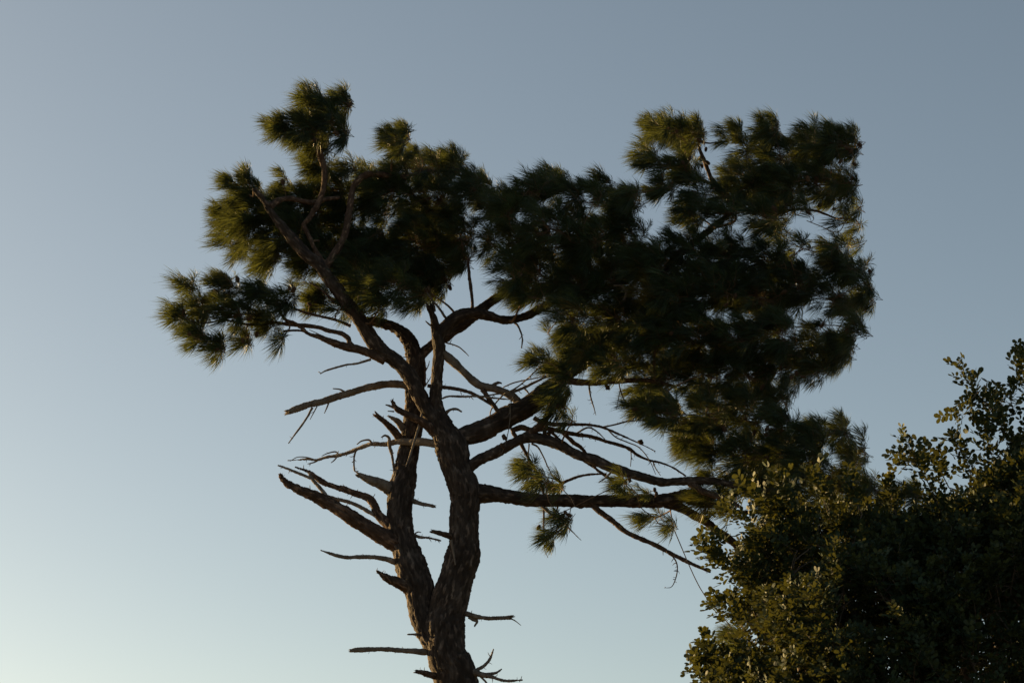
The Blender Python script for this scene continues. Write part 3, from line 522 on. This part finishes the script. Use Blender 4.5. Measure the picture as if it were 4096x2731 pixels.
for z, s in CONES.items():
    for item in s.split(';'):
        sx, sy = zpt(z, *[float(v) for v in item.split()])
        d = np.hypot(tp[:, 0] - sx, tp[:, 1] - sy); near = np.where(d < np.partition(d, 12)[12] + 1)[0]
        if d.min() > 34: continue
        Y = tip_tree[near, 1].min() - 0.04; pc = P(sx, sy, Y)
        ns_ = tip_tree[np.argmin(np.linalg.norm(tip_tree - pc, axis=1))]
        wood(ns_, pc, 0.0045, 0.0035, sag=0.3)
        o = link('cone', CM, CONEM, pine); p = P(sx, sy, Y); o.location = p - PBASE
        ax = Vector((rng.normal() * 0.7, rng.normal() * 0.5, rng.choice([-1, -1, -1, 0.4, 1]) + rng.normal() * 0.3)).normalized()
        o.rotation_euler = ax.to_track_quat('Z', 'Y').to_euler(); sc_ = rng.uniform(0.62, 0.95); o.scale = (sc_,) * 3

tw = link('twigs', twig_bag.mesh('twigs', PBASE), TWIG, pine); tw['kind'] = 'stuff'

AN = np.vstack(NODES); ap = proj(AN[:, :3]) / KW
cand = np.where((ap[:, 0] > 1130) & (ap[:, 0] < 1800) & (ap[:, 1] > 860) & (ap[:, 1] < 1160) & (AN[:, 3] < 0.035))[0]
for k in rng.choice(cand, 95):
    s0 = AN[k, :3]; L = rng.uniform(0.10, 0.48); dv = unit(np.array([rng.uniform(-0.2, 1.0), rng.normal() * 0.4, rng.uniform(-1.0, 0.35)])) * L
    ln = wood(s0, s0 + dv, 0.0048, 0.0018, sag=rng.uniform(-0.5, 0.6))
    for _ in range(2):
        j = rng.integers(1, len(ln)); s1 = ln[j, :3]; wood(s1, s1 + unit(dv / L + rng.normal(size=3) * 0.7) * L * rng.uniform(0.2, 0.45), 0.003, 0.0014, sag=0.3)
# ------------------------------------------------------------------ the carob
def CP(x, y, Y): return P(x * KW, y * KW, Y)
CBASE = np.array([CP(2120, 1568, CAROB_Y + 0.4)[0], CAROB_Y + 0.6, 0.0])
carob = bpy.data.objects.new('carob_tree', None); COL.objects.link(carob); carob.location = CBASE
carob['label'] = 'dense broad dark-leaved evergreen tree in the lower right corner, upright leafy shoots on top'; carob['category'] = 'tree'
CN = []
def cbr(ctrl, name='limb', res=0.02):
    V, Q, T, line = tube(ctrl, seed=rng.uniform(0, 99), res=res); bag = Bag(); bag.add(V, Q, T)
    o = link(name, bag.mesh(name, CBASE), CBARK, carob); CN.append(line); return o
b = CBASE
cbr([(b[0], b[1], -0.2, 0.36), (b[0], b[1], 0.1, 0.30), (b[0] - 0.06, b[1], 0.8, 0.24), (b[0] + 0.03, b[1], 1.6, 0.22), (b[0], b[1], 2.1, 0.20)], 'trunk')
for ex, ey, ed, r in [(1800, 1400, 0.3, 0.075), (1760, 1250, -0.2, 0.06), (1950, 1260, -0.6, 0.07), (2060, 1300, 0.9, 0.06), (2150, 1220, -0.5, 0.07), (2230, 1090, 0.1, 0.07), (2330, 1060, -0.4, 0.07), (2430, 1150, 0.4, 0.07), (2540, 1300, -0.2, 0.07), (2480, 1500, -0.9, 0.06), (1750, 1620, -0.5, 0.06), (2050, 1500, -1.1, 0.06)]:
    e = CP(ex, ey, CAROB_Y + ed); s = np.array([b[0], b[1], 2.0]); m = s * 0.55 + e * 0.45 + np.array([(e[0] - s[0]) * 0.2, (e[1] - s[1]) * 0.15, -0.2]) + rng.normal(size=3) * 0.1
    cbr([(*s, r * 1.3), (*(s * 0.8 + m * 0.2 + [0, 0, 0.1]), r * 1.1), (*m, r * 0.75), (*(m * 0.45 + e * 0.55 + rng.normal(size=3) * 0.06), r * 0.45), (*e, r * 0.18)])
# leaf: paripinnate, leathery rounded leaflets
def leaf_geo(npairs, seed):
    rg = np.random.default_rng(seed); L = 0.030 * npairs + 0.03; V = []; T = []
    def add(v, t): k = sum(len(q) for q in V); V.append(np.array(v)); T.append(np.array(t) + k)
    def rx(s): return np.array([s * L, 0, 0.10 * L * math.sin(s * 2.6) - 0.12 * L * s * s])
    pts = [rx(s) for s in (0, 0.35, 0.7, 1.0)]
    for a, c in zip(pts[:-1], pts[1:]):
        add([a + [0, .0016, 0], a - [0, .0016, 0], c - [0, .0013, 0], c + [0, .0013, 0]], [[0, 1, 2], [0, 2, 3]])
    for k in range(npairs):
        s = 0.28 + 0.72 * k / (npairs - 1)
        for sd_ in (-1, 1):
            o = rx(s) + [rg.normal() * 0.003, 0, 0]; ll = rg.uniform(0.046, 0.062) * (0.85 if k == 0 else 1); ww = ll * rg.uniform(0.26, 0.34)
            ang = math.radians(rg.uniform(48, 78) - 22 * (k == npairs - 1)); d = np.array([math.cos(ang), sd_ * math.sin(ang), rg.uniform(-0.15, 0.35)]); d = d / np.linalg.norm(d)
            side = np.cross(d, [0, 0, 1.]); side /= np.linalg.norm(side); up = np.cross(side, d); tw_ = rg.uniform(-0.6, 0.6); side, up = side * math.cos(tw_) + up * math.sin(tw_), up * math.cos(tw_) - side * math.sin(tw_)
            f = rg.uniform(0.10, 0.35); cv = rg.uniform(-0.10, 0.18)
            def q(u, v): return o + d * (u * ll) + side * (v * ww) + up * (abs(v) * ww * f - cv * ll * u * u)
            add([q(0, 0), q(.32, -.76), q(.74, -1), q(1.0, -.42), q(1.0, .42), q(.74, 1), q(.32, .76)],
                [[0, 6, 1], [1, 6, 5], [1, 5, 2], [2, 5, 4], [2, 4, 3]])
    return np.vstack(V), np.vstack(T)
LEAFS = [leaf_geo(n, 40 + n * 7 + j) for n in (3, 4, 4, 5) for j in (0, 1)]
LMESH = [make_mesh('leaf', v, None, t, False) for v, t in LEAFS]
for me in LMESH: me.materials.append(CLEAF)
leaves = []      # (variant, 3x3, origin)
ctwig = Bag()
def leafy_shoot(line, n, t0=0.1, droop=0.0, sc=1.0):
    line = np.asarray(line); s = np.linspace(0, 1, len(line)); ph = rng.uniform(0, 6.28)
    for k in range(n):
        u = t0 + (1 - t0) * (k + 0.6) / n; i = min(len(line) - 2, int(u * (len(line) - 1))); fr = u * (len(line) - 1) - i
        p = line[i] * (1 - fr) + line[i + 1] * fr; ax = unit(line[i + 1] - line[i])
        ph += 2.4 + rng.normal() * 0.3; r1 = unit(np.cross(ax, [0.2, 0.9, 0.35])); r2 = np.cross(ax, r1); rd = r1 * math.cos(ph) + r2 * math.sin(ph)
        el = math.radians(rng.uniform(35, 62) - 20 * u); X = unit(rd * math.sin(el) + ax * math.cos(el) + np.array([0, 0, -droop]))
        Z = unit(ax * 0.9 + np.array([0, 0, 0.5]) + rng.normal(size=3) * 0.25); Yv = unit(np.cross(Z, X)); Z = np.cross(X, Yv)
        leaves.append((int(rng.integers(len(LEAFS))), np.stack([X, Yv, Z], 1) * sc * rng.uniform(0.78, 1.18) * (0.72 if u > 0.93 else 1), p))
def add_ctwig(a, c, ra, rb, sag=0.1):
    return wood(a, c, ra, rb, sag=sag, bag=ctwig)
# outline of the crown in the photo (px of 2352); it carries on beyond the frame
OUT = [(1590, 1700), (1640, 1560), (1710, 1510), (1700, 1420), (1720, 1350), (1680, 1310), (1715, 1290), (1740, 1245), (1800, 1205), (1870, 1175), (1940, 1190), (2010, 1205), (2080, 1210), (2130, 1190), (2190, 1165), (2240, 1130), (2280, 1095), (2320, 1055), (2370, 990), (2450, 900), (2560, 980), (2660, 1120), (2720, 1350), (2740, 1600), (2700, 1850), (2600, 2000), (2300, 2050), (1950, 2030), (1700, 1900)]
OUTN = np.array(OUT, float)
def inside(x, y):
    a, c = OUTN, np.roll(OUTN, -1, 0); cond = (a[:, 1] > y) != (c[:, 1] > y)
    xi = a[:, 0] + (y - a[:, 1]) / (c[:, 1] - a[:, 1] + 1e-9) * (c[:, 0] - a[:, 0]); return (np.sum(cond & (x < xi)) % 2) == 1
def edge_dist(x, y):
    a = OUTN; c = np.roll(OUTN, -1, 0); ab = c - a; t = np.clip(((np.array([x, y]) - a) * ab).sum(1) / (ab ** 2).sum(1), 0, 1)
    return np.min(np.linalg.norm(a + ab * t[:, None] - [x, y], axis=1))
shoots = []
while len(shoots) < 1950:
    x, y = rng.uniform(1590, 2740), rng.uniform(900, 2050)
    if not inside(x, y): continue
    if (y > 1640 or x > 2400) and rng.random() < 0.8: continue
    e = edge_dist(x, y); half = 1.75 * math.sqrt(min(1, e / 330) * (2 - min(1, e / 330))) + 0.08
    v = rng.uniform(-1, 1); v = math.copysign(abs(v) ** 0.55, v); p = CP(x, y, CAROB_Y + 0.2 + half * v)
    if vnoise((p / 0.55)[None])[0] < -0.28: continue
    shoots.append((p, e, v))
CC = CP(2180, 1600, CAROB_Y + 0.2)
for p, e, v in shoots:
    A = np.vstack(CN); o = unit(p - CC)
    dirn = unit(o * 0.8 + np.array([0, 0, 0.65]) + np.array([-0.12, 0, 0]) + rng.normal(size=3) * 0.33); L = rng.uniform(0.22, 0.42)
    a = p - dirn * L * 0.6; q = p + dirn * L * 0.4
    k = np.argmin(np.linalg.norm(A[:, :3] - a, axis=1)); s0 = A[k, :3]
    ln = add_ctwig(s0, a, min(0.010, 0.005 + 0.006 * np.linalg.norm(s0 - a)), 0.004)
    if np.linalg.norm(s0 - a) > 0.3: CN.append(ln[::2])
    mid_ = (a + q) / 2 + rng.normal(size=3) * 0.02 + np.array([0, 0, -0.02])
    V, Q, T, line = tube([(*a, 0.004), (*mid_, 0.0034), (*q, 0.002)], rough=False); ctwig.add(V, Q, T)
    leafy_shoot(line[:, :3], int(rng.integers(8, 13)))
# the long shoots that stand out against the sky
LONG = [([(2350, 1060), (2285, 955), (2245, 905), (2218, 868), (2202, 835)], -0.1, 17), ([(2285, 950), (2262, 920), (2235, 925)], -0.1, 6), ([(2245, 900), (2225, 925), (2205, 945)], -0.2, 6), ([(2390, 960), (2365, 910), (2350, 860), (2345, 820)], 0.0, 15),
 ([(2170, 1190), (2120, 1085), (2095, 1045), (2078, 1008)], -0.3, 16), ([(2120, 1085), (2100, 1062), (2070, 1060)], -0.35, 6), ([(2250, 1150), (2215, 1045), (2200, 1020), (2190, 1008)], 0.1, 14), ([(2300, 1110), (2270, 1020), (2258, 970)], -0.2, 14), ([(2310, 1000), (2300, 950), (2290, 915)], 0.1, 10),
 ([(1720, 1330), (1680, 1310), (1640, 1285), (1612, 1255)], -0.2, 16), ([(1660, 1300), (1640, 1270), (1642, 1240)], -0.2, 8), ([(1760, 1230), (1720, 1195), (1690, 1185), (1672, 1165)], -0.3, 13), ([(1790, 1190), (1750, 1150), (1730, 1130), (1712, 1125)], -0.1, 12),
 ([(1730, 1400), (1690, 1390), (1655, 1380)], 0.1, 9), ([(1740, 1440), (1700, 1420), (1665, 1405)], -0.3, 9), ([(1720, 1560), (1680, 1530), (1640, 1500), (1622, 1480)], -0.2, 15), ([(1690, 1600), (1650, 1570), (1615, 1545), (1602, 1530)], 0.0, 12), ([(1680, 1545), (1650, 1520), (1615, 1515)], -0.1, 8),
 ([(1900, 1170), (1885, 1130), (1870, 1095)], -0.2, 11), ([(1980, 1180), (1960, 1140), (1950, 1110)], -0.3, 11), ([(2060, 1190), (2050, 1150), (2040, 1115)], -0.1, 11), ([(1830, 1180), (1805, 1140), (1790, 1105)], -0.2, 12), ([(2180, 1120), (2160, 1080), (2150, 1050)], 0.0, 10), ([(2330, 950), (2318, 900), (2330, 880)], 0.3, 8)]
for pts, dd, n in LONG:
    L3 = [CP(x, y, CAROB_Y + dd) for x, y in pts]; A = np.vstack(CN); k = np.argmin(np.linalg.norm(A[:, :3] - L3[0], axis=1))
    add_ctwig(A[k, :3], L3[0], 0.009, 0.006)
    V, Q, T, line = tube([(*p, 0.006 - 0.004 * j / (len(L3) - 1)) for j, p in enumerate(L3)], rough=False); ctwig.add(V, Q, T); CN.append(line)
    leafy_shoot(line[:, :3], int(n * 1.5), 0.02, sc=1.25); leafy_shoot(line[:, :3] + rng.normal(size=3) * 0.012, n // 2, 0.0, sc=1.1)
ctw = link('twigs', ctwig.mesh('twigs', CBASE), CBARK, carob); ctw['kind'] = 'stuff'
LO = np.array([l[2] for l in leaves]); lp = proj(LO) / KW; vis = (lp[:, 0] > 0) & (lp[:, 0] < 2352) & (lp[:, 1] < 1568)
cells = {}
for k in np.argsort(LO[:, 1]):
    if vis[k]: cells.setdefault((int(lp[k, 0] // 36), int(lp[k, 1] // 36)), []).append(k)
pick = []; rank = 0
while len(pick) < 300 and rank < 5:
    for c_ in sorted(cells):
        if rank < len(cells[c_]) and len(pick) < 300: pick.append(cells[c_][rank])
    rank += 1
pickset = set(pick); fb = Bag()
for k, (vi, M, o) in enumerate(leaves):
    if k not in pickset: fb.add(LEAFS[vi][0] @ M.T + o, None, LEAFS[vi][1])
ccrown = link('crown', fb.mesh('crown', CBASE, False), CLEAF, carob); ccrown['kind'] = 'stuff'
for k in pick:
    vi, M, o = leaves[k]; ob = link('leaf', LMESH[vi], None, ccrown)
    m4 = Matrix.Identity(4)
    for r_ in range(3):
        for c_ in range(3): m4[r_][c_] = M[r_, c_]
        m4[r_][3] = o[r_] - CBASE[r_]
    ob.matrix_local = m4
print('tufts', len(tufts), 'leaves', len(leaves), 'crown tris', sum(len(t) for t in crown_bag.T), 'leaf tris', sum(len(t) for t in fb.T), 'wood', sum(len(o.data.polygons) for o in BR), 'twigs', len(tw.data.polygons), len(ctw.data.polygons))
